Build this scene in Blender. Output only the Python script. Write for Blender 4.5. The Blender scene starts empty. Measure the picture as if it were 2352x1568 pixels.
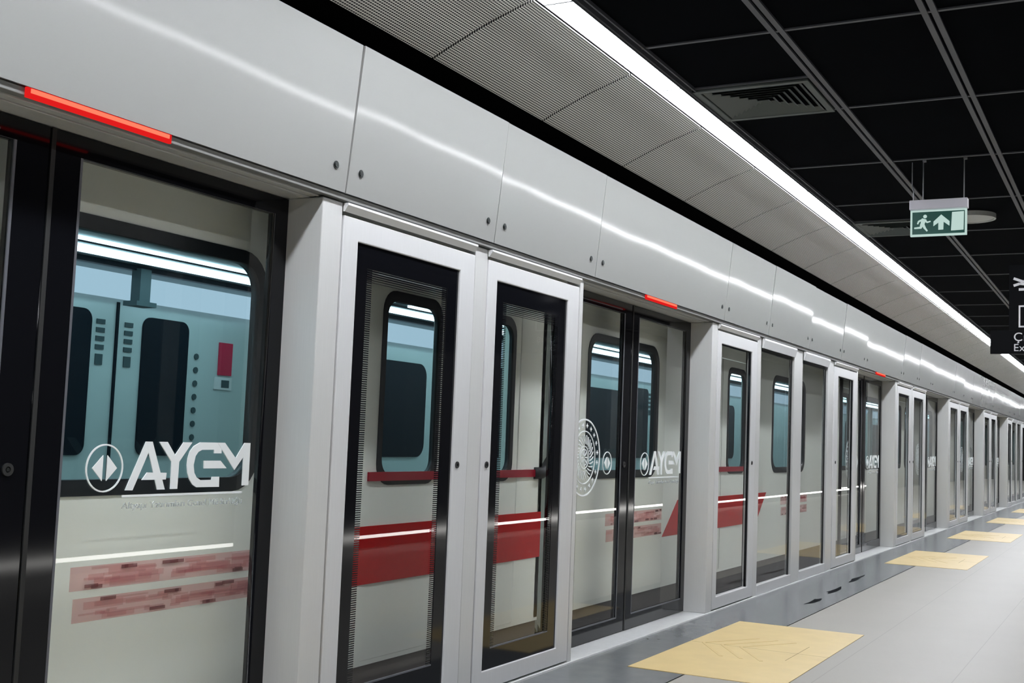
import bpy, bmesh, math, random
from mathutils import Vector, Matrix
random.seed(7)
SC = bpy.context.scene
COL = SC.collection
PI = math.pi

# ------------------------------------------------------------------ materials
def newmat(name):
    m = bpy.data.materials.new(name); m.use_nodes = True
    nt = m.node_tree
    for n in list(nt.nodes): nt.nodes.remove(n)
    out = nt.nodes.new('ShaderNodeOutputMaterial')
    return m, nt, out

def lin(c):
    return tuple(((v/255)/12.92 if v/255 <= .04045 else ((v/255+.055)/1.055)**2.4) for v in c)

def pbr(name, rgb, rough=.5, metal=0., spec=.5, noise=0., nscale=20., bump=0., bscale=8., stretch=None, coat=0., bdist=.02):
    """rgb: 0..255 display values of the base colour."""
    m, nt, out = newmat(name)
    b = nt.nodes.new('ShaderNodeBsdfPrincipled')
    c = lin(rgb)
    b.inputs['Base Color'].default_value = (*c, 1)
    b.inputs['Roughness'].default_value = rough
    b.inputs['Metallic'].default_value = metal
    b.inputs['Specular IOR Level'].default_value = spec
    if coat: b.inputs['Coat Weight'].default_value = coat; b.inputs['Coat Roughness'].default_value = .08
    nt.links.new(b.outputs[0], out.inputs[0])
    if noise or bump:
        tc = nt.nodes.new('ShaderNodeTexCoord'); src = tc.outputs['Object']
        if stretch:
            mp = nt.nodes.new('ShaderNodeMapping'); mp.inputs['Scale'].default_value = stretch
            nt.links.new(src, mp.inputs[0]); src = mp.outputs[0]
    if noise:
        n = nt.nodes.new('ShaderNodeTexNoise'); n.inputs['Scale'].default_value = nscale; n.inputs['Detail'].default_value = 4
        nt.links.new(src, n.inputs['Vector'])
        r = nt.nodes.new('ShaderNodeMapRange')
        r.inputs['From Min'].default_value = .3; r.inputs['From Max'].default_value = .7
        r.inputs['To Min'].default_value = 1-noise; r.inputs['To Max'].default_value = 1+noise
        nt.links.new(n.outputs['Fac'], r.inputs[0])
        mx = nt.nodes.new('ShaderNodeVectorMath'); mx.operation = 'SCALE'
        mx.inputs[0].default_value = c
        nt.links.new(r.outputs[0], mx.inputs['Scale'])
        nt.links.new(mx.outputs[0], b.inputs['Base Color'])
    if bump:
        n2 = nt.nodes.new('ShaderNodeTexNoise'); n2.inputs['Scale'].default_value = bscale; n2.inputs['Detail'].default_value = 1
        nt.links.new(src, n2.inputs['Vector'])
        bp = nt.nodes.new('ShaderNodeBump'); bp.inputs['Strength'].default_value = bump; bp.inputs['Distance'].default_value = bdist
        nt.links.new(n2.outputs['Fac'], bp.inputs['Height'])
        nt.links.new(bp.outputs[0], b.inputs['Normal'])
    return m

def emit(name, rgb, strength):
    m, nt, out = newmat(name)
    e = nt.nodes.new('ShaderNodeEmission')
    e.inputs[0].default_value = (*lin(rgb), 1); e.inputs[1].default_value = strength
    nt.links.new(e.outputs[0], out.inputs[0])
    return m

def glass(name, tint, ior=1.45, rough=.0):
    m, nt, out = newmat(name)
    t = nt.nodes.new('ShaderNodeBsdfTransparent'); t.inputs[0].default_value = (*tint, 1)
    g = nt.nodes.new('ShaderNodeBsdfGlossy'); g.inputs['Roughness'].default_value = rough
    f = nt.nodes.new('ShaderNodeFresnel'); f.inputs[0].default_value = ior
    mx = nt.nodes.new('ShaderNodeMixShader')
    ge = nt.nodes.new('ShaderNodeNewGeometry')          # only the outer face reflects
    iv = nt.nodes.new('ShaderNodeMath'); iv.operation = 'SUBTRACT'; iv.inputs[0].default_value = 1.0
    ml = nt.nodes.new('ShaderNodeMath'); ml.operation = 'MULTIPLY'
    nt.links.new(ge.outputs['Backfacing'], iv.inputs[1]); nt.links.new(iv.outputs[0], ml.inputs[0]); nt.links.new(f.outputs[0], ml.inputs[1])
    nt.links.new(ml.outputs[0], mx.inputs[0]); nt.links.new(t.outputs[0], mx.inputs[1]); nt.links.new(g.outputs[0], mx.inputs[2])
    nt.links.new(mx.outputs[0], out.inputs[0])
    return m

def film(name, rgb, alpha):
    m, nt, out = newmat(name)
    t = nt.nodes.new('ShaderNodeBsdfTransparent')
    d = nt.nodes.new('ShaderNodeBsdfDiffuse'); d.inputs[0].default_value = (*lin(rgb), 1)
    mx = nt.nodes.new('ShaderNodeMixShader'); mx.inputs[0].default_value = alpha
    nt.links.new(t.outputs[0], mx.inputs[1]); nt.links.new(d.outputs[0], mx.inputs[2]); nt.links.new(mx.outputs[0], out.inputs[0])
    return m

def perforated(name, rgb, hole, px, py):
    """Sheet metal with rows of round holes (object x along the sheet, UV-free: y across)."""
    m, nt, out = newmat(name)
    N = nt.nodes.new; L = nt.links.new
    tc = N('ShaderNodeTexCoord'); sp = N('ShaderNodeSeparateXYZ'); L(tc.outputs['Object'], sp.inputs[0])
    def mth(op, a, b=None, c=None):
        n = N('ShaderNodeMath'); n.operation = op
        for i, v in enumerate((a, b, c)):
            if v is None: continue
            if isinstance(v, (int, float)): n.inputs[i].default_value = v
            else: L(v, n.inputs[i])
        return n.outputs[0]
    def cell(s, p):
        return mth('SUBTRACT', mth('FRACT', mth('DIVIDE', s, p)), .5)
    fx, fy = cell(sp.outputs[0], px), cell(sp.outputs[1], py)
    r = mth('SQRT', mth('ADD', mth('MULTIPLY', mth('MULTIPLY', fx, fx), .45), mth('MULTIPLY', fy, fy)))
    k = N('ShaderNodeMapRange'); k.inputs['From Min'].default_value = .27; k.inputs['From Max'].default_value = .36
    L(r, k.inputs[0])
    mx = N('ShaderNodeMix'); mx.data_type = 'RGBA'
    mx.inputs[6].default_value = (*lin(hole), 1); mx.inputs[7].default_value = (*lin(rgb), 1)
    L(k.outputs[0], mx.inputs[0])
    b = N('ShaderNodeBsdfPrincipled'); b.inputs['Roughness'].default_value = .55
    L(mx.outputs[2], b.inputs['Base Color']); L(b.outputs[0], out.inputs[0])
    return m

M = {}
M['fascia'] = pbr('white_enamel', (155,156,154), rough=.07, spec=.24, bump=.5, bscale=1.3, bdist=.0045, noise=.012, nscale=2)
M['alu'] = pbr('pale_aluminium', (205,206,207), rough=.34, spec=.5, noise=.03, nscale=6, stretch=(60,60,1.2))
M['post'] = pbr('satin_post', (200,201,200), rough=.30, spec=.5, noise=.02, nscale=5, stretch=(40,40,1))
M['trimbright'] = pbr('polished_trim', (238,240,241), rough=.22, metal=.25, noise=.02, nscale=8)
M['slat'] = pbr('brushed_grey_slat', (196,197,195), rough=.42, metal=.15, noise=.10, nscale=10, stretch=(1,90,90))
M['slatdark'] = pbr('dark_grey_slat', (126,127,125), rough=.5, noise=.12, nscale=10, stretch=(1,90,90))
M['black'] = pbr('black_glass_band', (14,15,19), rough=.08, spec=.3)
M['blackmatt'] = pbr('black_void', (9,10,12), rough=.9, spec=.1)
M['gasket_gap'] = pbr('black_rubber_gap', (26,27,28), rough=.7)
M['glass'] = glass('clear_glass', (.982,.99,.987))
M['pane'] = glass('teal_tinted_glass', (.62,.77,.80), ior=1.3)
M['vinyl'] = film('white_vinyl', (236,241,243), .96)
M['vinylthin'] = film('thin_white_vinyl', (200,204,204), .45)
M['screw'] = pbr('steel_screw', (74,78,78), rough=.25, metal=.9)
M['ledcore'] = emit('red_lamp_core', (255,120,92), .95)
M['ledred'] = emit('red_lamp_lens', (226,30,30), .75)
M['perf'] = perforated('perforated_sheet', (218,218,211), (24,24,26), .016, .0125)
M['joint'] = pbr('dark_joint', (40,40,42), rough=.8)
M['lamp'] = emit('strip_lamp', (246,249,255), 34.0)
M['lampmid'] = emit('strip_lamp_mid', (248,249,252), 17.0)
M['housing'] = pbr('lamp_housing', (96,98,102), rough=.5)
M['tile'] = pbr('black_ceiling_tile', (5,7,11), rough=.95, spec=.04, noise=.15, nscale=3)
M['tbar'] = pbr('grey_ceiling_bar', (88,90,97), rough=.5)
M['vent'] = pbr('dark_grille', (88,96,94), rough=.5)
M['disc'] = pbr('pale_disc', (205,207,205), rough=.5)
M['signbox'] = pbr('sign_case', (218,216,226), rough=.5)
M['green'] = pbr('sign_green', (24,84,74), rough=.3)
M['signwhite'] = emit('sign_white', (205,232,224), .62)
M['blacksign'] = pbr('black_sign', (8,9,13), rough=.6, spec=.1)
M['signtext'] = pbr('sign_text', (225,225,230), rough=.5)
M['rod'] = pbr('grey_rod', (140,142,148), rough=.4)
M['train'] = pbr('train_white', (240,243,235), rough=.28, spec=.5, noise=.015, nscale=1.5)
M['trainroof'] = pbr('train_roof', (120,122,124), rough=.6)
M['skirt'] = pbr('train_skirt', (104,98,94), rough=.6, noise=.08, nscale=4)
M['red'] = pbr('train_red', (188,6,18), rough=.45, spec=.2, noise=.05, nscale=3)
M['redline'] = pbr('train_dark_red', (150,14,40), rough=.35)
M['palepink'] = film('red_print_ground', (246,212,208), .50)
M['pink'] = film('red_print_pale', (220,96,108), .10)
M['pinkdark'] = film('red_print_dark', (130,66,70), .40)
M['rubber'] = pbr('window_rubber', (10,18,24), rough=.35)
M['bellows'] = pbr('grey_bellows', (150,160,156), rough=.8)
M['hose'] = pbr('black_hose', (20,20,24), rough=.5)
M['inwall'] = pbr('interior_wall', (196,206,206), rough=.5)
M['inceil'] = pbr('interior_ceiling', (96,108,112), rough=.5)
M['inpanel'] = emit('interior_header_lit', (226,226,240), .95)
M['inlamp'] = emit('interior_lamp', (240,250,255), 6.0)
M['dark'] = pbr('dark_window', (12,24,34), rough=.5, spec=.1)
M['poster'] = pbr('poster_crimson', (205,22,70), rough=.5)
M['paper'] = pbr('white_notice', (225,225,225), rough=.6)
M['sticker'] = pbr('dark_sticker', (60,80,84), rough=.6)
M['white_floor'] = None
M['greyfloor'] = pbr('grey_granite', (108,111,113), rough=.26, spec=.45, noise=.06, nscale=9)
M['yellow'] = pbr('yellow_tactile', (205,181,126), rough=.45, noise=.05, nscale=5)
M['yellowstud'] = pbr('yellow_stud', (205,181,126), rough=.5)
M['sill'] = pbr('pale_sill', (226,228,228), rough=.3, metal=.2, noise=.04, nscale=30)
M['darkfilm'] = film('dark_film', (40,42,46), .55)
M['wallgrey'] = pbr('platform_wall', (46,42,42), rough=.5, noise=.03, nscale=2)
M['tunnel'] = pbr('tunnel_concrete', (40,42,44), rough=.9)
M['led'] = emit('skirting_lamp', (255,253,248), 11.0)

def floor_mat():
    m, nt, out = newmat('white_terrazzo')
    N = nt.nodes.new; L = nt.links.new
    tc = N('ShaderNodeTexCoord'); sp = N('ShaderNodeSeparateXYZ'); L(tc.outputs['Object'], sp.inputs[0])
    def mth(op, a, b=None):
        n = N('ShaderNodeMath'); n.operation = op
        for i, v in enumerate((a, b)):
            if v is None: continue
            if isinstance(v, (int, float)): n.inputs[i].default_value = v
            else: L(v, n.inputs[i])
        return n.outputs[0]
    def seam(s, off, per, w):   # 1 on a seam
        f = mth('ABSOLUTE', mth('SUBTRACT', mth('FRACT', mth('DIVIDE', mth('SUBTRACT', s, off), per)), .5))
        return mth('GREATER_THAN', f, .5 - w/per/2)
    a = seam(sp.outputs[1], .985, .69, .006)
    b_ = seam(sp.outputs[0], 2.3, 2.76, .004)
    k = mth('MAXIMUM', mth('MULTIPLY', a, .45), mth('MULTIPLY', b_, .12))
    nz = N('ShaderNodeTexNoise'); nz.inputs['Scale'].default_value = 1.6; nz.inputs['Detail'].default_value = 5
    L(tc.outputs['Object'], nz.inputs['Vector'])
    cr = N('ShaderNodeMix'); cr.data_type = 'RGBA'
    cr.inputs[6].default_value = (*lin((150,147,140)), 1); cr.inputs[7].default_value = (*lin((158,155,148)), 1)
    L(nz.outputs['Fac'], cr.inputs[0])
    mx = N('ShaderNodeMix'); mx.data_type = 'RGBA'; mx.inputs[7].default_value = (*lin((120,116,110)), 1)
    L(k, mx.inputs[0]); L(cr.outputs[2], mx.inputs[6])
    b = N('ShaderNodeBsdfPrincipled'); b.inputs['Roughness'].default_value = .42; b.inputs['Specular IOR Level'].default_value = .14
    L(mx.outputs[2], b.inputs['Base Color']); L(b.outputs[0], out.inputs[0])
    return m
M['white_floor'] = floor_mat()

# ------------------------------------------------------------------ mesh helpers
WLOC = {}
class MB:
    def __init__(s): s.bm = bmesh.new()
    def box(s, x0, x1, y0, y1, z0, z1):
        v = [s.bm.verts.new(p) for p in ((x0,y0,z0),(x1,y0,z0),(x1,y1,z0),(x0,y1,z0),(x0,y0,z1),(x1,y0,z1),(x1,y1,z1),(x0,y1,z1))]
        for f in ((3,2,1,0),(4,5,6,7),(0,1,5,4),(1,2,6,5),(2,3,7,6),(3,0,4,7)): s.bm.faces.new([v[i] for i in f])
        return s
    def prism(s, pts, t0, t1, fn):
        """pts: 2-D outline; fn(u,v,t)->xyz; solid between t0 and t1."""
        a = [s.bm.verts.new(fn(u,v,t0)) for u,v in pts]; b = [s.bm.verts.new(fn(u,v,t1)) for u,v in pts]
        n = len(pts)
        s.bm.faces.new(a); s.bm.faces.new(b[::-1])
        for i in range(n): s.bm.faces.new((a[i], b[i], b[(i+1)%n], a[(i+1)%n]))
        return s
    def ring(s, cu, cv, r0, r1, t0, t1, fn, n=48, a0=0., a1=2*PI):
        full = abs(a1-a0-2*PI) < 1e-6
        k = n if full else n+1
        rows = []
        for i in range(k):
            a = a0+(a1-a0)*i/n
            c, d = math.cos(a), math.sin(a)
            rows.append([s.bm.verts.new(fn(cu+r*c, cv+r*d, t)) for r, t in ((r0,t0),(r1,t0),(r1,t1),(r0,t1))])
        for i in range(n):
            p, q = rows[i], rows[(i+1) % k]
            for j in range(4): s.bm.faces.new((p[j], p[(j+1)%4], q[(j+1)%4], q[j]))
        if not full:
            s.bm.faces.new(rows[0]); s.bm.faces.new(rows[-1][::-1])
        return s
    def disc(s, cu, cv, r, t0, t1, fn, n=20, sx=1.):
        return s.prism([(cu+r*sx*math.cos(2*PI*i/n), cv+r*math.sin(2*PI*i/n)) for i in range(n)], t0, t1, fn)
    def stroke(s, p, q, w, t0, t1, fn, w2=None):
        w2 = w if w2 is None else w2
        dx, dy = q[0]-p[0], q[1]-p[1]; l = math.hypot(dx, dy) or 1; nx, ny = -dy/l, dx/l
        return s.prism([(p[0]+nx*w/2,p[1]+ny*w/2),(p[0]-nx*w/2,p[1]-ny*w/2),(q[0]-nx*w2/2,q[1]-ny*w2/2),(q[0]+nx*w2/2,q[1]+ny*w2/2)], t0, t1, fn)
    def tube(s, pts, r, n=10):
        rings = []
        P = [Vector(p) for p in pts]
        for i, p in enumerate(P):
            d = (P[min(i+1,len(P)-1)] - P[max(i-1,0)]).normalized()
            a = d.orthogonal().normalized() if abs(d.z) < .95 else Vector((1,0,0))
            if abs(d.z) < .95: a = d.cross(Vector((0,0,1))).normalized()
            b = d.cross(a).normalized()
            rings.append([s.bm.verts.new(p + r*(math.cos(2*PI*k/n)*a + math.sin(2*PI*k/n)*b)) for k in range(n)])
        for i in range(len(rings)-1):
            for k in range(n):
                s.bm.faces.new((rings[i][k], rings[i][(k+1)%n], rings[i+1][(k+1)%n], rings[i+1][k]))
        s.bm.faces.new(rings[0][::-1]); s.bm.faces.new(rings[-1])
        return s
    def mesh(s, me):
        s.bm.from_mesh(me); bpy.data.meshes.remove(me); return s

def obj(name, mb, mat, parent=None, bevel=0., smooth=False, loc=None):
    bm = mb.bm
    off = Vector(WLOC[parent.name]) if parent is not None else Vector(loc or (0,0,0))
    bmesh.ops.recalc_face_normals(bm, faces=bm.faces[:])
    if off.length: bmesh.ops.translate(bm, verts=bm.verts[:], vec=-off)
    me = bpy.data.meshes.new(name)
    bm.to_mesh(me); bm.free()
    o = bpy.data.objects.new(name, me); COL.objects.link(o)
    me.materials.append(M[mat] if isinstance(mat, str) else mat)
    if parent is not None: o.parent = parent
    else: o.location = off
    WLOC[o.name] = tuple(off)
    if smooth:
        for p in me.polygons: p.use_smooth = (smooth != 'front' or p.normal.y < -.5)
    if bevel:
        b = o.modifiers.new('edge', 'BEVEL'); b.width = bevel; b.segments = 2; b.limit_method = 'ANGLE'; b.angle_limit = .6
    return o

def thing(name, label, cat, loc=(0,0,0), group=None):
    o = bpy.data.objects.new(name, None); COL.objects.link(o)
    o.location = loc; o.empty_display_size = .1
    WLOC[o.name] = tuple(loc)
    return tag(o, label, cat, group)
def tag(o, label, cat, group=None):
    o['label'] = label; o['category'] = cat
    if group: o['group'] = group
    return o
def struct(o):
    o['kind'] = 'structure'; return o

def rrect(x0, x1, z0, z1, r, n=6):
    pts = []
    for cx, cz, a in ((x1-r,z1-r,0),(x0+r,z1-r,PI/2),(x0+r,z0+r,PI),(x1-r,z0+r,1.5*PI)):
        for i in range(n+1):
            t = a+PI/2*i/n; pts.append((cx+r*math.cos(t), cz+r*math.sin(t)))
    return pts

def plate(outer, holes, t0, t1, fn):
    """Flat plate with holes: a filled 2-D curve turned into a solid mesh, placed by fn(u,v,t)."""
    cu = bpy.data.curves.new('c', 'CURVE'); cu.dimensions = '2D'; cu.fill_mode = 'BOTH'
    cu.extrude = .5
    for loop in [outer]+holes:
        sp = cu.splines.new('POLY'); sp.points.add(len(loop)-1); sp.use_cyclic_u = True
        for p, q in zip(sp.points, loop): p.co = (q[0], q[1], 0, 1)
    o = bpy.data.objects.new('c', cu); COL.objects.link(o)
    dg = bpy.context.evaluated_depsgraph_get()
    me = bpy.data.meshes.new_from_object(o.evaluated_get(dg))
    bpy.data.objects.remove(o); bpy.data.curves.remove(cu)
    for v in me.vertices:
        v.co = fn(v.co.x, v.co.y, t0+(v.co.z+.5)*(t1-t0))
    mb = MB(); mb.mesh(me)
    bmesh.ops.remove_doubles(mb.bm, verts=mb.bm.verts[:], dist=1e-5)
    return mb

def text_mb(s, size, fn, t0, t1, width=None, space=1.0):
    cu = bpy.data.curves.new('t', 'FONT'); cu.body = s; cu.size = size; cu.extrude = .5; cu.space_character = space
    o = bpy.data.objects.new('t', cu); COL.objects.link(o)
    dg = bpy.context.evaluated_depsgraph_get()
    me = bpy.data.meshes.new_from_object(o.evaluated_get(dg))
    bpy.data.objects.remove(o); bpy.data.curves.remove(cu)
    w = max(v.co.x for v in me.vertices)
    k = width/w if width else 1.
    for v in me.vertices: v.co = fn(v.co.x*k, v.co.y, t0+(v.co.z+.5)*(t1-t0))
    return MB().mesh(me)

FY = lambda u, v, t: (u, t, v)          # drawing on a plane facing the platform: u along x, v up, t across
ONES = 'first second third fourth fifth sixth seventh eighth ninth tenth eleventh twelfth thirteenth fourteenth fifteenth sixteenth seventeenth eighteenth nineteenth'.split()
def nth(n):
    if n <= 19: return ONES[n-1]
    t, u = divmod(n, 10)
    tens = {2:('twentieth','twenty'),3:('thirtieth','thirty'),4:('fortieth','forty')}[t]
    return tens[0] if u == 0 else tens[1]+'-'+ONES[u-1]

XE = 42.0                     # end of the detailed screen wall
XN, XF = -3.0, 70.0          # near and far ends of what is built

# ------------------------------------------------------------------ plan of the screen wall (x along the platform)
OPEN = [(1.42,3.92),(6.56,9.05),(14.60,17.10),(19.76,22.30),(25.10,27.64),(30.40,32.90)]
DOORNAME = ['nearest doorway','second doorway','third doorway','fourth doorway','fifth doorway','sixth doorway']

# ------------------------------------------------------------------ setting
fl = struct(obj('floor', MB().box(XN,XF,-1.75,2.36,-.12,0), 'white_floor'))
g = MB(); g.box(XN,XF,2.715,3.03,-.12,.0)
edges = [(a+b)/2 for a,b in OPEN]
xs = [XN]+[e for c in edges for e in (c-1.125,c+1.125)]+[XF]
for i in range(0, len(xs), 2): g.box(xs[i], xs[i+1], 2.35, 2.715, -.12, .0)
obj('grey_edge_strip', g, 'greyfloor', fl)
b = MB()
for c in edges: b.box(c-1.125, c+1.125, 2.35, 2.715, -.12, -.012)
obj('mat_bed', b, 'greyfloor', fl)
for c, s in ((10.55,.9),(11.55,1.2),(12.75,1.1)):
    pts = [(c+.34*s*math.cos(t)*(1+.4*math.sin(2*t+c)), 2.545+.035*(c-10.5)+.028*math.sin(t)*(1+.5*math.cos(3*t+c))) for t in [2*PI*k/14 for k in range(14)]]
    obj('dark_mark', MB().prism(pts, .0, .0012, lambda u,v,t:(u,v,t)), 'darkfilm', fl)  # thin irregular dark patches on the grey strip

struct(obj('wall_right', MB().box(XN,XF,-1.87,-1.75,-.12,3.5), 'wallgrey'))
struct(obj('wall_back', MB().box(XN-.12,XN,-1.87,7.2,-1.3,3.5), 'wallgrey'))
struct(obj('wall_front', MB().box(XF,XF+.12,-1.87,7.2,-1.3,3.5), 'wallgrey'))
struct(obj('wall_left', MB().box(XN,XF,7.0,7.12,-1.3,3.5), 'tunnel'))
struct(obj('trim_1', MB().box(XN,XF,3.02,3.30,-.12,.012), 'sill', bevel=.003))
struct(obj('trim_2', MB().box(XN,XF,3.30,7.0,-1.3,-1.15), 'tunnel'))
struct(obj('trim_3', MB().box(XN,XF,3.30,3.36,-1.15,-.02), 'tunnel'))
# overhead box behind the fascia boards and the black slot above them
ob = MB().box(XN,XF,3.06,3.34,2.40,2.98).box(XN,XF,3.16,3.22,2.98,3.40).box(XN,XF,3.22,7.0,3.35,3.5)
struct(obj('wall_upper', ob, 'blackmatt'))
# header slats over doors and panels
struct(obj('trim_99', MB().box(XN,XF,3.012,3.052,2.330,2.356), 'slatdark', bevel=.002))
hs = MB().box(XN,XF,3.058,3.100,2.326,2.352).box(XN,XF,3.106,3.30,2.322,2.352).box(XN,XF,3.03,3.30,2.352,2.40)
struct(obj('trim_4', hs, 'slat', bevel=.002))
# plain screen wall before the first doorway (out of the picture)
struct(obj('wall_near', MB().box(XN,1.36,3.03,3.26,.012,2.322).box(XN,1.40,2.96,3.06,2.357,2.99), 'alu'))
struct(obj('wall_far', MB().box(41.2,XF,3.03,3.26,.012,2.322).box(41.32,XF,2.96,3.06,2.357,2.99), 'alu'))
struct(obj('trim_98', MB().box(41.9,XF,2.43,2.95,3.30,3.34), 'housing'))
struct(obj('trim_5', MB().box(XN,3.42,2.43,2.95,3.30,3.34), 'housing'))

# ceiling: black tiles with grey bars
ZC = 3.37
ce = struct(obj('ceiling', MB().box(XN,XF,-1.75,2.29,ZC,ZC+.12), 'tile'))
gb = MB()
YL = [1.555, .848, .141, -.566, -1.273]
for y in YL:
    gb.box(XN,XF,y-.036,y-.008,ZC-.012,ZC); gb.box(XN,XF,y+.008,y+.036,ZC-.012,ZC)
x = 5.51-1.427*5
while x < XF:
    gb.box(x-.011,x+.011,-1.75,2.27,ZC-.008,ZC+.002); x += 1.427
gb.box(6.262,6.284,1.591,2.27,ZC-.008,ZC+.002); gb.box(10.53,10.552,1.591,2.27,ZC-.008,ZC+.002)
obj('bar_grid', gb, 'tbar', ce)
struct(obj('trim_6', MB().box(XN,XF,2.262,2.282,ZC-.030,ZC).box(XN,XF,2.238,2.247,ZC-.018,ZC), 'tbar'))

# ------------------------------------------------------------------ cove of perforated boards
PROF = [(2.950,3.114),(2.875,3.150),(2.803,3.182),(2.737,3.211),(2.672,3.238),(2.608,3.261),(2.544,3.283),(2.485,3.304),(2.425,3.322)]
k = 0; x = 3.43; n_in = 0
while x < XE-1:
    x1 = x+1.165
    bm = MB(); th = .012; gap = .009
    rows = []
    for (y,z) in PROF:
        rows.append((y,z))
    for side in (0,):
        top = [[bm.bm.verts.new((xx,y,z)) for (y,z) in PROF] for xx in (x+gap, x1-gap)]
        up = [[bm.bm.verts.new((xx,y+.006,z+th)) for (y,z) in PROF] for xx in (x+gap, x1-gap)]
        for i in range(len(PROF)-1):
            bm.bm.faces.new((top[0][i],top[1][i],top[1][i+1],top[0][i+1]))
            bm.bm.faces.new((up[0][i],up[0][i+1],up[1][i+1],up[1][i]))
            for s in (0,1): bm.bm.faces.new((top[s][i],top[s][i+1],up[s][i+1],up[s][i]))
        for i in (0,-1): bm.bm.faces.new((top[0][i],up[0][i],up[1][i],top[1][i]))
    o = obj('perforated_board', bm, 'perf', smooth=False, loc=(x, 2.95, 3.114))
    n_in += 1
    tag(o, 'curved grey perforated ceiling board, %s along the row from the near end' % nth(n_in), 'ceiling board', 'perforated boards of the cove')
    x = x1
cb = MB()
for i in range(len(PROF)-1):
    (y0,z0),(y1,z1) = PROF[i],PROF[i+1]
    cb.prism([(y0,z0+.02),(y1,z1+.02),(y1,z1+.03),(y0,z0+.03)], 3.42, XF, lambda u,v,t:(t,u,v))
struct(obj('trim_7', cb, 'blackmatt'))

# ------------------------------------------------------------------ strip lights
def strip_light(x0, x1, ya, yb, z, label, group, mat):
    t = thing('strip_light', label, 'ceiling light', ((x0+x1)/2,(ya+yb)/2,z), group)
    obj('diffuser', MB().box(x0+.007,x1-.007,ya,yb,z,z+.015), mat, t)
    obj('housing', MB().box(x0,x1,ya-.006,yb+.006,z+.016,z+.05).box(x0,x1,yb+.001,yb+.006,z-.004,z+.016).box(x0,x1,ya-.006,ya-.001,z-.004,z+.016).box(x0,x0+.006,ya,yb,z-.003,z+.016).box(x1-.006,x1,ya,yb,z-.003,z+.016), 'housing', t)
    return t
ZL = 3.335
xj = [4.70+1.44*i for i in range(-1, 26)]
strip_light(-2.6, 3.255, 2.278, 2.415, ZL, 'long bright strip light beside the cove, before the row seen in the photo', 'strip lights beside the cove', 'lamp')
for i in range(len(xj)-1):
    if xj[i+1] > XE: break
    lab = ('bright white strip light beside the perforated boards, %s from the near end' % nth(i+1))
    strip_light(xj[i], xj[i+1], 2.278, 2.415, ZL, lab, 'strip lights beside the cove', 'lamp')
strip_light(40.75, 69.5, 2.278, 2.415, ZL, 'long bright strip light beside the cove, beyond the numbered row at the far end', 'strip lights beside the cove', 'lamp')
for i in range(13):
    x0 = -2.6+5.4*i
    strip_light(x0, x0+5.38, .26, .38, 3.345, 'long white strip light over the middle of the platform, %s from the near end' % nth(i+1), 'strip lights over the middle', 'lampmid')
t = thing('skirting_light', 'low white light strip along the foot of the wall facing the train', 'light', (19.5,-1.74,.13))
obj('lens', MB().box(-2.5,41.5,-1.744,-1.730,.112,.148), 'led', t)
obj('carrier', MB().box(-2.5,41.5,-1.744,-1.730,.149,.160).box(-2.5,41.5,-1.744,-1.730,.100,.111), 'housing', t)

# ------------------------------------------------------------------ fascia boards
FJ = [1.44,4.033,5.35,6.656,9.25,10.55,12.05,13.53,14.85,17.40,18.75,20.07,22.65,23.95,25.27,27.85,29.15,30.5,33.1,34.4,35.9,37.4,38.7,41.3]
FB, FT = (3.0,2.357), (2.941,2.996)
for i in range(len(FJ)-1):
    x0, x1 = FJ[i]+.0045, FJ[i+1]-.0045
    dz = random.uniform(-.004,.004); dt = random.uniform(-.007,.007)
    (yb,zb),(yt,zt) = FB, FT
    m = MB()
    nx, nz = 10, 5
    def pt(a, c, back=0):
        u = x0+(x1-x0)*a
        y = yb+(yt-yb)*c + (dt if i else 0)*c
        w = 0.
        return (u, y+w+back*.02, zb+(zt-zb)*c+back*.002)
    F = [[m.bm.verts.new(pt(a/nx,c/nz)) for c in range(nz+1)] for a in range(nx+1)]
    Bk = [[m.bm.verts.new(pt(a/nx,c/nz,1)) for c in range(nz+1)] for a in range(nx+1)]
    for a in range(nx):
        for c in range(nz):
            m.bm.faces.new((F[a][c],F[a+1][c],F[a+1][c+1],F[a][c+1])); m.bm.faces.new((Bk[a][c],Bk[a][c+1],Bk[a+1][c+1],Bk[a+1][c]))
        for c in (0,nz): m.bm.faces.new((F[a][c],F[a+1][c],Bk[a+1][c],Bk[a][c]))
    for c in range(nz):
        for a in (0,nx): m.bm.faces.new((F[a][c],F[a][c+1],Bk[a][c+1],Bk[a][c]))
    inside = [k for k,(a,b_) in enumerate(OPEN) if a < (x0+x1)/2 < b_]
    where = ('spanning the %s' % DOORNAME[inside[0]]) if inside else ('%s in the row from the near end' % nth(i+1))
    o = obj('fascia_board', m, 'fascia', smooth=False, loc=((x0+x1)/2,yb,zb))
    tag(o, ('wide' if x1-x0 > 2 else 'narrow')+' glossy white fascia board, '+where, 'fascia board', 'white fascia boards')
    for xx in ((x0+.085, x1-.085) if True else ()):
        c = .16; p = (yb+(yt-yb)*c-.001, zb+(zt-zb)*c)
        s = MB()
        fn = lambda u,v,t: (u, t, v)
        s.disc(xx, p[1], .0125, p[0]-.006, p[0]+.004, fn, 14)
        s.ring(xx, p[1], .013, .017, p[0]-.003, p[0]+.004, fn, 16)
        s.box(xx-.009,xx+.009,p[0]-.0065,p[0]-.006,p[1]-.0015,p[1]+.0015)
        obj('screw', s, 'screw', o)

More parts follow.
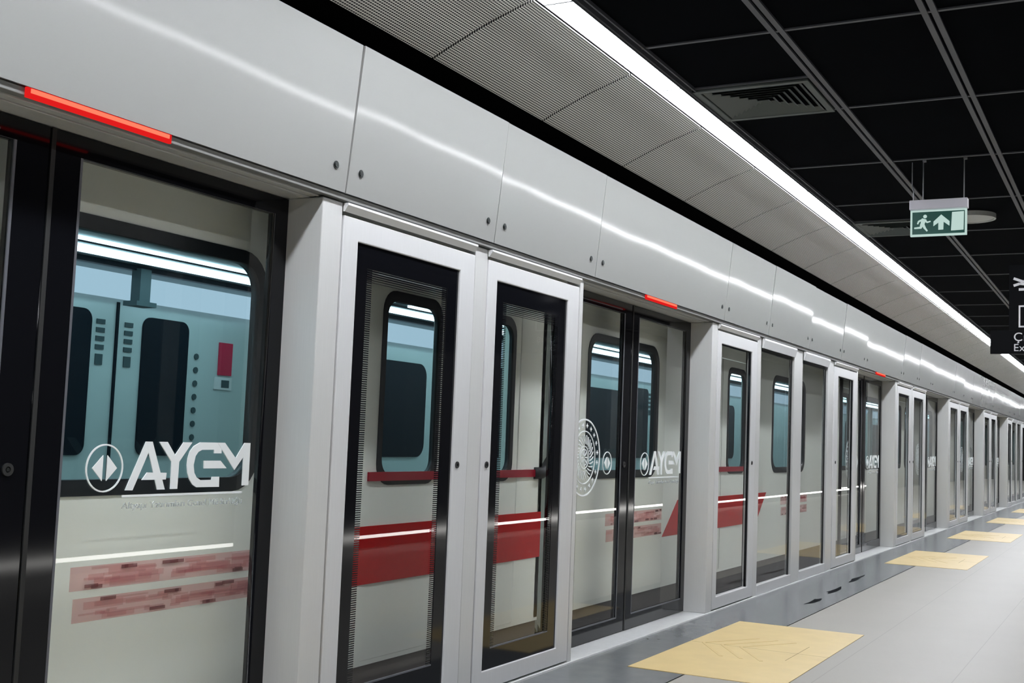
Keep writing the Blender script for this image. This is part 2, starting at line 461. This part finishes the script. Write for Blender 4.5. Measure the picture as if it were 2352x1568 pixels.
# ------------------------------------------------------------------ lettering and logos on the sliding leaves
CX = 2.655     # centre of the nearest doorway: the outlines below were measured there
LETTERS = [
 [(3.089,1.100),(3.124,1.099),(3.204,1.262),(3.200,1.276),(3.176,1.276)],
 [(3.176,1.276),(3.208,1.276),(3.284,1.099),(3.246,1.099)],
 [(3.166,1.136),(3.190,1.163),(3.288,1.161),(3.286,1.136)],
 [(3.242,1.276),(3.284,1.276),(3.327,1.227),(3.368,1.276),(3.414,1.276),(3.350,1.202),(3.348,1.100),(3.312,1.100),(3.310,1.202)],
 [(3.551,1.277),(3.458,1.277),(3.424,1.262),(3.404,1.242),(3.394,1.215),(3.392,1.189),(3.397,1.160),(3.409,1.136),(3.428,1.115),(3.450,1.104),(3.577,1.103),(3.575,1.143),(3.534,1.143),(3.532,1.131),(3.470,1.131),(3.448,1.142),(3.434,1.160),(3.428,1.189),(3.436,1.224),(3.450,1.240),(3.470,1.248),(3.537,1.249),(3.538,1.235),(3.580,1.235),(3.580,1.277)],
 [(3.483,1.206),(3.577,1.206),(3.615,1.176),(3.485,1.176)],
 [(3.555,1.277),(3.597,1.277),(3.665,1.216),(3.714,1.278),(3.749,1.278),(3.750,1.106),(3.712,1.106),(3.711,1.222),(3.661,1.169)],
]
def logo_mb(cx, cz, r, y0, y1):
    m = MB()
    m.ring(cx, cz, r-.0055, r, y0, y1, FY, 40)
    k = r/.085
    m.prism([(cx-.056*k,cz),(cx-.010*k,cz+.045*k),(cx-.010*k,cz-.045*k)], y0, y1, FY)
    m.prism([(cx+.056*k,cz),(cx+.010*k,cz-.045*k),(cx+.010*k,cz+.045*k)], y0, y1, FY)
    return m
def emblem_mb(cx, cz, R, y0, y1):
    m = MB()
    m.ring(cx, cz, R-.010, R, y0, y1, FY, 64)
    for i in range(20):                                    # small four-pointed stars
        a = 2*PI*(i+.5)/20; u, v = cx+.83*R*math.cos(a), cz+.83*R*math.sin(a); s = .016
        pts = []
        for q in range(8):
            rr = s if q % 2 == 0 else s*.42
            pts.append((u+rr*math.cos(q*PI/4+PI/2), v+rr*math.sin(q*PI/4+PI/2)))
        m.prism(pts, y0, y1, FY)
    m.ring(cx, cz, .665*R, .69*R, y0, y1, FY, 56)
    for i in range(28):                                    # curved rays
        a = 2*PI*i/28
        prev = None
        for q in range(5):
            rr = R*(.36+.055*q); aa = a+.055*q*1.2
            p = (cx+rr*math.cos(aa), cz+rr*math.sin(aa))
            if prev: m.stroke(prev, p, .007, y0, y1, FY)
            prev = p
    for rr in (.30,.22): m.ring(cx, cz, rr*R-.006, rr*R, y0, y1, FY, 40)
    for i in range(8):
        a = 2*PI*i/8; m.stroke((cx+.05*R*math.cos(a),cz+.05*R*math.sin(a)),(cx+.21*R*math.cos(a),cz+.21*R*math.sin(a)),.008,y0,y1,FY)
    return m

YA, YB = 3.212, 3.250        # front and back of the sliding leaves
def leaf(x0, x1, side, k):
    """side +1: the leaf on the far half (carries the letters); -1: the near half (emblem)."""
    c = (OPEN[k][0]+OPEN[k][1])/2
    what = 'with large white word and arrow logo' if side > 0 else 'with round white emblem and arrow logo'
    t = thing('sliding_leaf', 'glass sliding leaf %s in the %s' % (what, DOORNAME[k]), 'sliding door', ((x0+x1)/2,(YA+YB)/2,.013), 'sliding leaves of the screen wall')
    meet, outer = .132, .098
    gx0, gx1 = (x0+meet, x1-outer) if side > 0 else (x0+.018, x1-meet)
    z0, z1, gz0, gz1 = .016, 2.318, .118, 2.243
    obj('border', plate([(x0,z0),(x1,z0),(x1,z1),(x0,z1)], [[(gx0,gz0),(gx0,gz1),(gx1,gz1),(gx1,gz0)]], YA, YB, FY), 'black', t)
    obj('glass_pane', MB().box(gx0-.001,gx1+.001,YA+.010,YA+.020,gz0-.001,gz1+.001), 'glass', t)
    e = MB(); w = .006
    e.box(gx0-.004,gx0+w,YA-.001,YA+.004,gz0,gz1) if side > 0 else e.box(gx1-w,gx1+.004,YA-.001,YA+.004,gz0,gz1)
    e.box(gx0,gx1,YA-.001,YA+.004,gz0-.003,gz0+w)
    obj('edge_strip', e, 'tbar', t)
    y0, y1 = YA+.004, YA+.008
    if side > 0:
        obj('arrow_logo', logo_mb(c+.333, 1.180, .085, y0, y1), 'vinyl', t)
        m = MB()
        for q, L in enumerate(LETTERS): m.prism([(u-CX+c, v) for u, v in L], y0-.0003*q, y1-.0003*q, FY)
        obj('lettering', m, 'vinyl', t)
        obj('underline_marking', MB().box(c+.422,c+1.06,y0,y1,1.075,1.083), 'vinyl', t)
        obj('small_lettering', text_mb('Altyapı Yatırımları Genel Müdürlüğü', .034, lambda u,v,tt:(c+.424+u, tt, 1.034+v), y0, y1, width=.64), 'vinylthin', t)
        obj('gasket_gap', MB().box(x0,x0+.018,YA-.004,YA+.002,z0,z1), 'gasket_gap', t)
    else:
        obj('arrow_logo', logo_mb(c-.36, 1.189, .078, y0, y1), 'vinyl', t)
        obj('emblem_logo', emblem_mb(c-.741, 1.226, .254, y0, y1), 'vinyl', t)
        lk = MB(); lk.ring(c-.077, 1.178, .010, .021, YA-.006, YA+.001, FY, 24)
        o = obj('lock', lk, 'gasket_gap', t)
        obj('key_barrel', MB().disc(c-.077, 1.178, .0065, YA-.005, YA+.001, FY, 14), 'screw', o)
    return t

# ------------------------------------------------------------------ hinged gates and fixed panes between the doorways
YF = 3.03
def gate(x0, x1, wl, wr, label, knob=None, ticks=False, bw=.10, rail=True):
    t = thing('emergency_gate', label, 'gate', ((x0+x1)/2,YF+.03,.013), 'framed glass gates')
    z0, z1 = .022, 2.272
    gx0, gx1, gz0, gz1 = x0+wl, x1-wr, .118, 2.172
    obj('frame', plate([(x0,z0),(x1,z0),(x1,z1),(x0,z1)], [[(gx0,gz0),(gx0,gz1),(gx1,gz1),(gx1,gz0)]], YF, YF+.05, FY), 'alu', t, bevel=.004)
    obj('gasket_gap', plate([(x0-.012,z0-.008),(x1+.012,z0-.008),(x1+.012,z1+.013),(x0-.012,z1+.013)], [[(gx0+.004,gz0+.004),(gx0+.004,gz1-.004),(gx1-.004,gz1-.004),(gx1-.004,gz0+.004)]], YF+.050, YF+.056, FY), 'gasket_gap', t)  # black ring added behind the frame, standing in for the shaded gap around it
    bt = bw+.005; bb = bw*1.1
    ix0, ix1, iz0, iz1 = gx0+bw*.92, gx1-bw*1.05, gz0+bb, gz1-bt
    if bw > .02:
        o = obj('glass_border', plate([(gx0,gz0),(gx1,gz0),(gx1,gz1),(gx0,gz1)], [[(ix0,iz0),(ix0,iz1),(ix1,iz1),(ix1,iz0)]], YF+.010, YF+.016, FY), 'black', t)
        if ticks:
            m = MB(); z = iz0; L = .042
            while z < iz1:
                m.box(ix0,ix0+L,YF+.0115,YF+.0145,z,z+.0048); m.box(ix1-L,ix1,YF+.0115,YF+.0145,z,z+.0048); z += .0098
            for q in range(6):
                zz = iz1-.0098*(q+1); m.box(ix0,ix1,YF+.0112,YF+.0148,zz,zz+.0062-.0008*q)
            obj('printed_lines_pattern', m, 'black', o)
            e = MB().box(ix0,ix1,YF+.009,YF+.0165,iz0-.004,iz0+.003)
            obj('lower_edge', e, 'tbar', o)
    else:
        obj('glass_border', MB().box(gx1-.022,gx1,YF+.010,YF+.03,gz0,gz1).box(gx0,gx1,YF+.010,YF+.03,gz1-.012,gz1), 'black', t)
    obj('glass_pane', MB().box(gx0-.002,gx1+.002,YF+.018,YF+.028,gz0-.002,gz1+.002), 'glass', t)
    if rail:
        m = MB(); m.prism([(3.004,2.322),(3.030,2.322),(3.030,2.285),(3.022,2.285),(3.004,2.312)], x0-.012, x1-.02, lambda u,v,tt:(tt,u,v))
        obj('top_rail', m, 'trimbright', t)
    if knob is not None:
        kk = MB(); kk.ring(knob, 1.193, .009, .017, YF-.005, YF+.002, FY, 20)
        o = obj('lock', kk, 'gasket_gap', t)
        obj('key_barrel', MB().disc(knob, 1.193, .007, YF-.004, YF+.001, FY, 12), 'screw', o)
    return t

ntrim = [8]
def trim(x0, x1, y0=YF, y1=3.262, z0=.012, z1=2.322, mat='post', bevel=.004):
    o = struct(obj('trim_%d' % ntrim[0], MB().box(x0,x1,y0,y1,z0,z1), mat, bevel=bevel)); ntrim[0] += 1
    return o

trim(1.36, 1.42)
for k, (a, b_) in enumerate(OPEN):
    c = (a+b_)/2
    leaf(a+.012, c-.003, -1, k); leaf(c+.003, b_-.004+.02, +1, k)
    # red lamp in the header slat
    if k < 3:
      t = thing('warning_lamp', 'glowing red lamp bar in the header slat over the %s' % DOORNAME[k], 'lamp', (c+.03,3.01,2.34), 'red lamps over the doorways')
      obj('lens', MB().box(c-.275,c+.335,3.000,3.0115,2.324,2.3555), 'ledred', t)
      obj('glow_tube', MB().box(c-.262,c+.322,2.9965,3.0005,2.339,2.3525), 'ledcore', t)
    if k in (0, 1, 2):
        m = MB().box(a+.01,a+1.05,3.206,3.212,2.262,2.268)
        struct(obj('trim_%d' % ntrim[0], m, 'tbar')); ntrim[0] += 1
    R = b_
    trim(R, R+.140)
    nxt = OPEN[k+1][0] if k+1 < len(OPEN) else 40.95
    whr = ['after the nearest doorway','after the second doorway','after the third doorway','after the fourth doorway','after the fifth doorway','after the sixth doorway'][k]
    if nxt-R < 4:
        s = (nxt-R)/2.64
        gate(R+.155, R+1.295*s, .11, .145, 'white-framed glass gate with black border, first panel %s' % whr, knob=R+1.295*s-.10, ticks=(k==0), bw=.10 if k==0 else .035)
        trim(R+1.302*s, R+1.433*s, YF+.004, 3.09)
        gate(R+1.44*s, R+2.58*s, .10, .155, 'white-framed glass gate with black border, second panel %s' % whr, knob=R+1.44*s+.058, ticks=(k==0), bw=.10 if k==0 else .035)
    else:
        s = (nxt-R)/5.55
        gate(R+.155, R+.155+1.12, .10, .155, 'white-framed glass gate with thin border, first panel %s' % whr, knob=R+1.17, bw=.02)
        trim(R+1.285, R+1.41, YF+.004, 3.09)
        # two fixed panes
        for j, (p0, p1, nm) in enumerate(((R+1.42, R+2.56, 'near'), (R+2.92, R+3.99, 'far'))):
            t = thing('fixed_pane', 'fixed glass pane between framed gates %s, %s one of two' % (whr, nm), 'glass panel', ((p0+p1)/2,YF+.03,.013), 'fixed glass panes')
            obj('glass_pane', MB().box(p0,p1,YF+.024,YF+.034,.10,2.225), 'glass', t)
            obj('bottom_rail', MB().box(p0-.01,p1+.01,YF+.002,YF+.05,.014,.100), 'alu', t, bevel=.003)
            obj('edge_seal', MB().box(p1-.03,p1,YF+.020,YF+.040,.10,2.225).box(p0,p1,YF+.020,YF+.040,2.205,2.240), 'black', t)
            obj('top_rail', MB().prism([(3.004,2.322),(3.030,2.322),(3.030,2.235),(3.022,2.235),(3.004,2.305)] , p0, p1, lambda u,v,tt:(tt,u,v)), 'trimbright', t)
        trim(R+2.57, R+2.74, YF+.002, 3.09); trim(R+2.74, R+2.91, YF+.006, 3.09)
        trim(R+4.00, R+4.14, YF+.002, 3.09); trim(R+4.145, R+4.29, YF+.006, 3.09)
        gate(R+4.305, nxt-.06, .20, .17, 'white-framed glass gate with thin border, last panel %s' % whr, knob=R+4.305+.10, bw=.02)
    trim(nxt-.05, nxt, y1=3.12)

# ------------------------------------------------------------------ yellow tactile mats
for k, c in enumerate(edges):
    t = thing('tactile_mat', 'pale yellow tactile paving block in front of the %s' % DOORNAME[k], 'paving', (c,2.25,0), 'yellow paving blocks')
    m = MB()
    m.box(c-1.122,c+1.122,2.353,2.712,-.012,.0035); m.box(c-1.122,c+1.122,1.78,2.353,.0,.0035)
    obj('slab', m, 'yellow', t)
    m = MB()
    # raised arrow-shaped ribs
    for q in range(3):
        yy = 2.62-.13*q
        m.stroke((c-.42,yy-.26),(c,yy),.022,.0035,.0050,lambda u,v,tt:(u,v,tt)); m.stroke((c,yy),(c+.42,yy-.26),.022,.0035,.0050,lambda u,v,tt:(u,v,tt))
    obj('ribs', m, 'yellowstud', t)
    obj('joint_groove', MB().box(c-.30,c+.32,1.978,1.982,.0034,.0038).box(c-.002,c+.002,1.78,2.70,.0034,.0037), 'darkfilm', t)

# ------------------------------------------------------------------ ceiling fittings
def vent(x0, x1, y0, y1, label):
    t = thing('air_vent', label, 'vent', ((x0+x1)/2,(y0+y1)/2,ZC-.02), 'square ceiling vents')
    z = ZC-.014
    obj('frame', plate([(x0,y0),(x1,y0),(x1,y1),(x0,y1)], [[(x0+.035,y0+.035),(x0+.035,y1-.035),(x1-.035,y1-.035),(x1-.035,y0+.035)]], z-.008, z+.010, lambda u,v,tt:(u,v,tt)), 'vent', t)
    cx, cy, h = (x0+x1)/2, (y0+y1)/2, (x1-x0)/2
    for q in range(7):
        a = h-.045-q*.041; b2 = a-.030
        if b2 < .006: b2 = .006
        m = MB()
        lo = [(cx-b2,cy-b2,z+.014),(cx+b2,cy-b2,z+.014),(cx+b2,cy+b2,z+.014),(cx-b2,cy+b2,z+.014)]
        hi = [(cx-a,cy-a,z-.006),(cx+a,cy-a,z-.006),(cx+a,cy+a,z-.006),(cx-a,cy+a,z-.006)]
        for th in (0,):
            A = [m.bm.verts.new(p) for p in hi]; B = [m.bm.verts.new(p) for p in lo]
            C2 = [m.bm.verts.new((p[0],p[1],p[2]+.002)) for p in hi]; D2 = [m.bm.verts.new((p[0],p[1],p[2]+.002)) for p in lo]
            for i in range(4):
                j = (i+1)%4
                m.bm.faces.new((A[i],A[j],B[j],B[i])); m.bm.faces.new((C2[i],D2[i],D2[j],C2[j]))
                m.bm.faces.new((A[i],C2[i],C2[j],A[j])); m.bm.faces.new((B[i],B[j],D2[j],D2[i]))
        obj('louvre', m, 'vent', t)
    return t
vent(6.285,6.94,1.60,2.262,'square louvred ceiling vent beside the strip light, the nearer of the two')
vent(10.552,11.25,1.60,2.262,'square louvred ceiling vent beside the strip light, behind the exit sign')
t = thing('ceiling_disc', 'pale round disc on the black ceiling just behind the exit sign', 'ceiling fitting', (10.5,1.265,ZC-.03))
fz = lambda u,v,tt:(u,v,tt)
obj('cover', MB().disc(10.5,1.265,.185,ZC-.034,ZC-.004,fz,40), 'disc', t, bevel=.008)
obj('rim', MB().ring(10.5,1.265,.186,.202,ZC-.040,ZC-.001,fz,40), 'disc', t)

# exit sign (faces the viewer: drawn on a plane of constant x)
XS = 8.38; YL0, YR0 = 1.398, 1.032; W = YL0-YR0
t = thing('exit_sign', 'green emergency exit sign with running figure hung from the black ceiling', 'sign', (XS,(YL0+YR0)/2,2.83))
FX = lambda u, v, tt: (tt, YL0-u, v)
obj('case', MB().box(XS-.03,XS+.04,YR0-.006,YL0+.006,3.012,3.078), 'signbox', t, bevel=.004)
zb, zt = 2.828, 3.006
obj('rim', plate([(0,zb),(W,zb),(W,zt),(0,zt)], [[(.012,zb+.012),(.012,zt-.010),(W-.012,zt-.010),(W-.012,zb+.012)]], XS-.014, XS+.014, FX), 'signwhite', t)
obj('green_plate', MB().prism([(.010,zb+.010),(W-.010,zb+.010),(W-.010,zt-.008),(.010,zt-.008)], XS-.008, XS+.010, FX), 'green', t)
sx = W/765.; sz = (zt-zb)/368.
def S(x, y): return ((x-545)*sx, zt-(y-507)*sz)
a0, a1 = XS-.011, XS-.0078
m = MB()
m.prism([S(*p) for p in ((1112,548),(1272,543),(1268,806),(1100,812))], a0, a1, FX)
obj('door_marking', m, 'signwhite', t)
m = MB().prism([S(*p) for p in ((967,576),(1080,676),(1078,742),(1000,682),(996,792),(928,794),(928,690),(860,740),(862,672))], a0, a1, FX)
obj('arrow_marking', m, 'signwhite', t)
m = MB()
h = S(746,594); m.disc(h[0],h[1],.0125,a0,a1,FX,16)
for p, q, w1, w2 in (((735,628),(705,715),.032,.024),((712,640),(660,660),.014,.012),((662,656),(643,700),.012,.009),((738,640),(775,680),.013,.011),((770,680),(822,666),.011,.008),((700,705),(690,752),.020,.015),((698,752),(598,757),.014,.010),((715,700),(745,765),.020,.015),((742,758),(778,806),.015,.010)):
    m.stroke(S(*p), S(*q), w1, a0, a1, FX, w2)
obj('running_figure', m, 'signwhite', t)
for yy in (1.318, 1.052):
    r = obj('rod', MB().tube([(XS,yy,3.07),(XS,yy,ZC-.002)], .0035, 8), 'rod', t)
    obj('bracket', MB().box(XS-.012,XS+.012,yy-.018,yy+.004,ZC-.022,ZC-.009), 'rod', r)
obj('conduit', MB().tube([(XS+.02,1.385,3.06),(XS+.02,1.385,3.15),(XS+.05,1.40,3.20),(XS+.05,1.40,ZC-.008)], .004, 8), 'rod', t)

# black direction sign cut by the picture's edge
XB = 10.6
t = thing('direction_sign', 'black hanging direction sign with white letters beside the strip light', 'sign', (XB,.5,2.20))
FB2 = lambda y0: (lambda u, v, tt: (tt, y0-u, v))
obj('lower_plate', MB().box(XB-.02,XB+.03,-.5,1.110,2.194,2.390), 'blacksign', t)
obj('upper_plate', MB().box(XB-.02,XB+.03,-.5,.966,2.394,2.94), 'blacksign', t)
Y0 = .931
fn = FB2(Y0)
obj('lettering', text_mb('Çıkış', .102, lambda u,v,tt:(tt,Y0-u,2.300+v), XB-.024, XB-.019, space=1.05), 'signtext', t)
obj('small_lettering', text_mb('Exit', .086, lambda u,v,tt:(tt,Y0-u,2.216+v), XB-.024, XB-.019, space=1.05), 'signtext', t)
obj('square_marking', plate([(.04,2.414),(.245,2.414),(.245,2.598),(.04,2.598)], [[(.053,2.427),(.053,2.585),(.232,2.585),(.232,2.427)]], XB-.024, XB-.019, fn), 'signtext', t)
m = MB(); a0, a1 = XB-.024, XB-.019
for p, q in (((.0,2.826),(.073,2.797)),((.073,2.797),(.163,2.826)),((.0,2.765),(.049,2.781)),((.049,2.781),(.163,2.765)),((.04,2.732),(.163,2.732))): m.stroke(p, q, .021, a0, a1, fn)
obj('arrow_marking', m, 'signtext', t)
for yy in (.80, -.3): obj('rod', MB().tube([(XB,yy,2.93),(XB,yy,ZC)], .006, 8), 'rod', t)

# ------------------------------------------------------------------ the train
YS = 3.45                      # outer face of the train's near side
def car(x0, x1, doors, wins, label, near_end=None):
    t = thing('train_car', label, 'train', ((x0+x1)/2, 4.7, -.1), 'cars of the train')
    holes = []
    for (a, b_) in wins: holes.append(rrect(a+.035, b_-.035, 1.10, 2.065, .13))
    for d in doors: holes.append([(d-.81,.192),(d-.81,2.16),(d+.81,2.16),(d+.81,.192)])
    sh = plate([(x0,.17),(x1,.17),(x1,2.45),(x0,2.45)], [h for h in holes], YS, YS+.05, FY)
    # shoulder, roof, end walls and floor
    sh.prism([(YS,2.45),(YS+.10,2.72),(YS+.5,2.86),(5.55,2.86),(5.93,2.72),(6.02,2.45),(5.97,2.45),(5.90,2.68),(5.53,2.80),(YS+.52,2.80),(YS+.14,2.68),(YS+.05,2.45)], x0, x1, lambda u,v,tt:(tt,u,v))
    obj('body_shell', sh, 'train', t)
    obj('end_wall', plate([(YS,.19),(6.02,.19),(6.02,2.45),(5.9,2.72),(3.6,2.72),(YS,2.45)], [[(3.75,.215),(3.75,2.33),(5.75,2.33),(5.75,.215)]], x1-.05, x1-.001, lambda u,v,tt:(tt,u,v)), 'train', t)
    obj('end_wall', plate([(YS,.19),(6.02,.19),(6.02,2.45),(5.9,2.72),(3.6,2.72),(YS,2.45)], [[(3.75,.215),(3.75,2.33),(5.75,2.33),(5.75,.215)]], x0+.001, x0+.05, lambda u,v,tt:(tt,u,v)), 'train', t)
    obj('underframe', MB().box(x0,x1,YS+.012,6.0,-.62,.185), 'skirt', t)
    obj('cabin_floor', MB().box(x0+.05,x1-.05,YS+.06,5.9,.187,.21), 'skirt', t)
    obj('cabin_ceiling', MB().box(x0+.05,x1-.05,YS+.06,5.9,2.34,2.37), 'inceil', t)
    # far side
    w = obj('cabin_wall', MB().box(x0+.02,x1-.02,5.91,5.97,.19,2.45), 'inwall', t)
    for d in [q for q in doors]:
        for a, b_ in ((d-.86,d-.44),(d,d+.43)):
            a -= .0; obj('far_pane', plate(rrect(a,b_,1.12,2.05,.07), [], 5.895, 5.9085, FY), 'dark', w)
        obj('door_seam', MB().box(d-.235,d-.215,5.897,5.9085,.25,2.12), 'dark', w)
        for q in (d-.36, d-.12):
            s = MB()
            for i in range(4): s.box(q-.035,q+.035,5.902,5.9088,1.80+.055*i,1.83+.055*i)
            s.box(q-.03,q+.03,5.902,5.9088,1.70,1.77)
            obj('notice_marking', s, 'sticker', w)
    for (a, b_) in wins:
        s = 1.0
        obj('far_pane', plate(rrect(a+.55,b_+.35,1.12,1.98,.12), [], 5.895, 5.9085, FY), 'dark', w)
    for d in doors:
        if abs(d-5.76) < .1:
            m = MB()
            for i in range(7): m.disc(6.285, 1.25+.095*i, .022, 5.900, 5.9088, FY, 8)
            obj('dotted_marking', m, 'sticker', w)
            obj('grab_bracket', MB().box(5.44,5.53,5.62,5.70,2.10,2.32).box(5.40,5.57,5.60,5.72,2.08,2.11), 'sticker', w)
            p = obj('poster', MB().box(6.512,6.652,5.898,5.9085,1.705,1.942), 'poster', w)
            obj('notice', MB().box(6.48,6.66,5.899,5.9085,1.60,1.69), 'paper', w)
            obj('notice_print', MB().box(6.55,6.63,5.896,5.8995,1.615,1.67), 'sticker', w)
    obj('header_panel', MB().prism([(5.90,2.14),(5.80,2.15),(5.72,2.28),(5.90,2.30)], x0+.06, x1-.06, lambda u,v,tt:(tt,u,v)), 'inpanel', t)
    obj('ceiling_groove', MB().box(x0+.06,x1-.06,5.66,5.70,2.31,2.339).box(x0+.06,x1-.06,5.16,5.19,2.33,2.339), 'dark', t)
    obj('cabin_lamp', MB().box(x0+.3,x1-.3,5.28,5.46,2.322,2.338), 'inlamp', t)
    obj('cabin_lamp', MB().box(x0+.3,x1-.3,5.05,5.085,2.322,2.338), 'inlamp', t)
    obj('cabin_lamp', MB().box(x0+.3,x1-.3,3.95,4.10,2.322,2.338), 'inlamp', t)
    # windows
    for (a, b_) in wins:
        f = obj('window_frame', plate(rrect(a,b_,1.065,2.11,.16), [rrect(a+.05,b_-.05,1.125,2.055,.12)], YS-.006, YS+.045, FY), 'rubber', t)
        obj('pane', plate(rrect(a+.045,b_-.045,1.12,2.06,.12), [], YS+.012, YS+.018, FY), 'pane', f)
    # sliding doors of the car
    for d in doors:
        for s in (-1, 1):
            a, b_ = (d-.805, d-.006) if s < 0 else (d+.006, d+.805)
            wa, wb = (d-.74, d-.155) if s < 0 else (d+.155, d+.735)
            dl = obj('door_leaf', plate([(a,.195),(b_,.195),(b_,2.15),(a,2.15)], [rrect(wa+.02,wb-.02,1.10,2.06,.09)], YS+.004, YS+.045, FY), 'train', t)
            f = obj('door_pane', plate(rrect(wa+.03,wb-.03,1.12,2.04,.085), [], YS+.015, YS+.021, FY), 'pane', dl)
            obj('door_rubber', plate(rrect(wa,wb,1.07,2.085,.11), [rrect(wa+.04,wb-.04,1.125,2.03,.08)], YS-.002, YS+.030, FY), 'rubber', dl)
        obj('door_seal', MB().box(d-.006,d+.006,YS+.006,YS+.03,.2,2.15), 'gasket_gap', t)
        obj('door_gap', MB().box(d-.835,d-.81,YS-.001,YS+.01,.2,2.17).box(d+.81,d+.835,YS-.001,YS+.01,.2,2.17), 'gasket_gap', t) if False else None
        e0, e1 = max(x0+.002, d-1.30), min(x1-.002, d+1.30)
        # red band with slanting ends
        pts = [(max(x0+.002,d-1.51) if d-1.51 > x0 else x0+.002,.575),(e1 if e1 == x1-.002 else d+1.16,.575),(e1 if e1 == x1-.002 else d+1.51,.865),(max(x0+.002,d-1.16),.865)]
        if d < 12: obj('red_band', MB().prism(pts, YS-.0035, YS+.003, FY), 'red', t)
        r0, r1 = max(x0+.002,d-.82), min(x1-.03,d+1.13)
        if d < 12: obj('red_handrail', MB().box(r0,r1,YS-.012,YS-.002,1.092,1.138), 'redline', t)
    # two rows of red print beside the windows
    for (a, b_) in [q for q in wins if q[1] < 14]:
        m0, m1, m2 = MB(), MB(), MB()
        a0, b0 = a+.42, b_+.15
        for row, z0 in enumerate((.605,.722)):
            m0.box(a0-.02*row,b0,YS-.0006,YS-.0002,z0-.004,z0+.084)
            for q in range(34):
                w = random.uniform(.05,.26); x = a0+random.uniform(0,b0-a0-w); h = random.uniform(.006,.030); zz = z0+random.uniform(0,.080-h)
                m1.box(x,x+w,YS-.0025-.00004*q,YS-.0010,zz,zz+h)
            for q in range(9):
                w = random.uniform(.03,.085); x = a0+random.uniform(0,b0-a0-w); zz = z0+random.choice((.0,.004,.064,.068))
                m2.box(x,x+w,YS-.0060-.0001*q,YS-.0050,zz,zz+.013)
        obj('pale_band_print', m0, 'palepink', t)
        obj('red_lettering_print', m1, 'pink', t); obj('dark_lettering_print', m2, 'pinkdark', t)
    return t
c1 = car(-2.9, 6.92, [1.0, 5.76], [(2.69,4.09),(-2.07,-.67)], 'white train car with red bands behind the nearest doorway and first two gates')
c2 = car(7.42, 28.9, [10.66,15.42,20.18,24.94], [(7.58,8.98),(12.34,13.74),(17.10,18.50),(21.86,23.26),(26.62,28.02)], 'white train car with red band running behind the second to fifth doorways')
c3 = car(29.4, 41.6, [32.64,37.40], [(29.56,30.96),(34.32,35.72),(39.08,40.48)], 'white train car behind the sixth doorway at the far end')
# gangways between cars
for xa, xb, par in ((6.92,7.42,c1),(28.9,29.4,c2)):
    m = MB(); n = 8
    for i in range(n):
        u0 = xa+.02+(xb-xa-.04)*i/n; u1 = xa+.02+(xb-xa-.04)*(i+1)/n; mid = (u0+u1)/2
        P0 = [(3.566,.1),(5.75,.1),(5.75,2.5),(3.566,2.5)]; P1 = [(3.552,.05),(5.81,.05),(5.81,2.56),(3.552,2.56)]
        for (ua, A, ub, B) in ((u0,P0,mid,P1),(mid,P1,u1,P0)):
            va = [m.bm.verts.new((ua,y,z)) for y,z in A]; vb = [m.bm.verts.new((ub,y,z)) for y,z in B]
            for q in range(4): m.bm.faces.new((va[q],va[(q+1)%4],vb[(q+1)%4],vb[q]))
    bmesh.ops.remove_doubles(m.bm, verts=m.bm.verts[:], dist=1e-5)
    obj('gangway_bellows', m, 'bellows', par)
    obj('jumper_hose', MB().tube([(xa-.12,YS-.005,1.115),(xa-.02,YS-.005,1.115),(xa+.05,YS,1.14),(xa+.18,YS,1.24),(xa+.32,YS,1.36),(xa+.42,YS+.05,1.46),(xb-.045,YS+.1,1.49)], .038, 12), 'hose', par, smooth=True)

# ------------------------------------------------------------------ camera
F, Wd, Hd = 2700., 2352., 1568.
Xa = Vector((1443,273,2700)).normalized()
U = Vector((1320,-35784,2700)).normalized(); U = (U - U.dot(Xa)*Xa).normalized()
L = Xa.cross(U)
if L.x > 0: L = -L
right = Vector((Xa.x, L.x, U.x)); down = Vector((Xa.y, L.y, U.y)); fwd = Vector((Xa.z, L.z, U.z))
cam = bpy.data.cameras.new('camera'); co = bpy.data.objects.new('camera', cam); COL.objects.link(co)
R3 = Matrix((right, -down, -fwd)).transposed()
co.matrix_world = Matrix.Translation((0,0,1.35)) @ R3.to_4x4()
cam.sensor_fit = 'HORIZONTAL'; cam.sensor_width = 36; cam.lens = F/Wd*36
cam.clip_start = .05; cam.clip_end = 200
SC.camera = co

# ------------------------------------------------------------------ world and view
w = bpy.data.worlds.new('world'); SC.world = w; w.use_nodes = True
bg = w.node_tree.nodes.get('Background') or w.node_tree.nodes.new('ShaderNodeBackground')
bg.inputs[0].default_value = (.5,.52,.55,1); bg.inputs[1].default_value = .0
vs = SC.view_settings
vs.view_transform = 'Standard'; vs.look = 'None'; vs.exposure = 0.40; vs.gamma = 1.0; vs.use_curve_mapping = False
try:
    SC.cycles.max_bounces = 12; SC.cycles.transparent_max_bounces = 24; SC.cycles.diffuse_bounces = 5; SC.cycles.glossy_bounces = 5
    SC.cycles.sample_clamp_indirect = 6.0; SC.cycles.caustics_reflective = False; SC.cycles.caustics_refractive = False
    SC.cycles.use_denoising = True
except Exception: pass
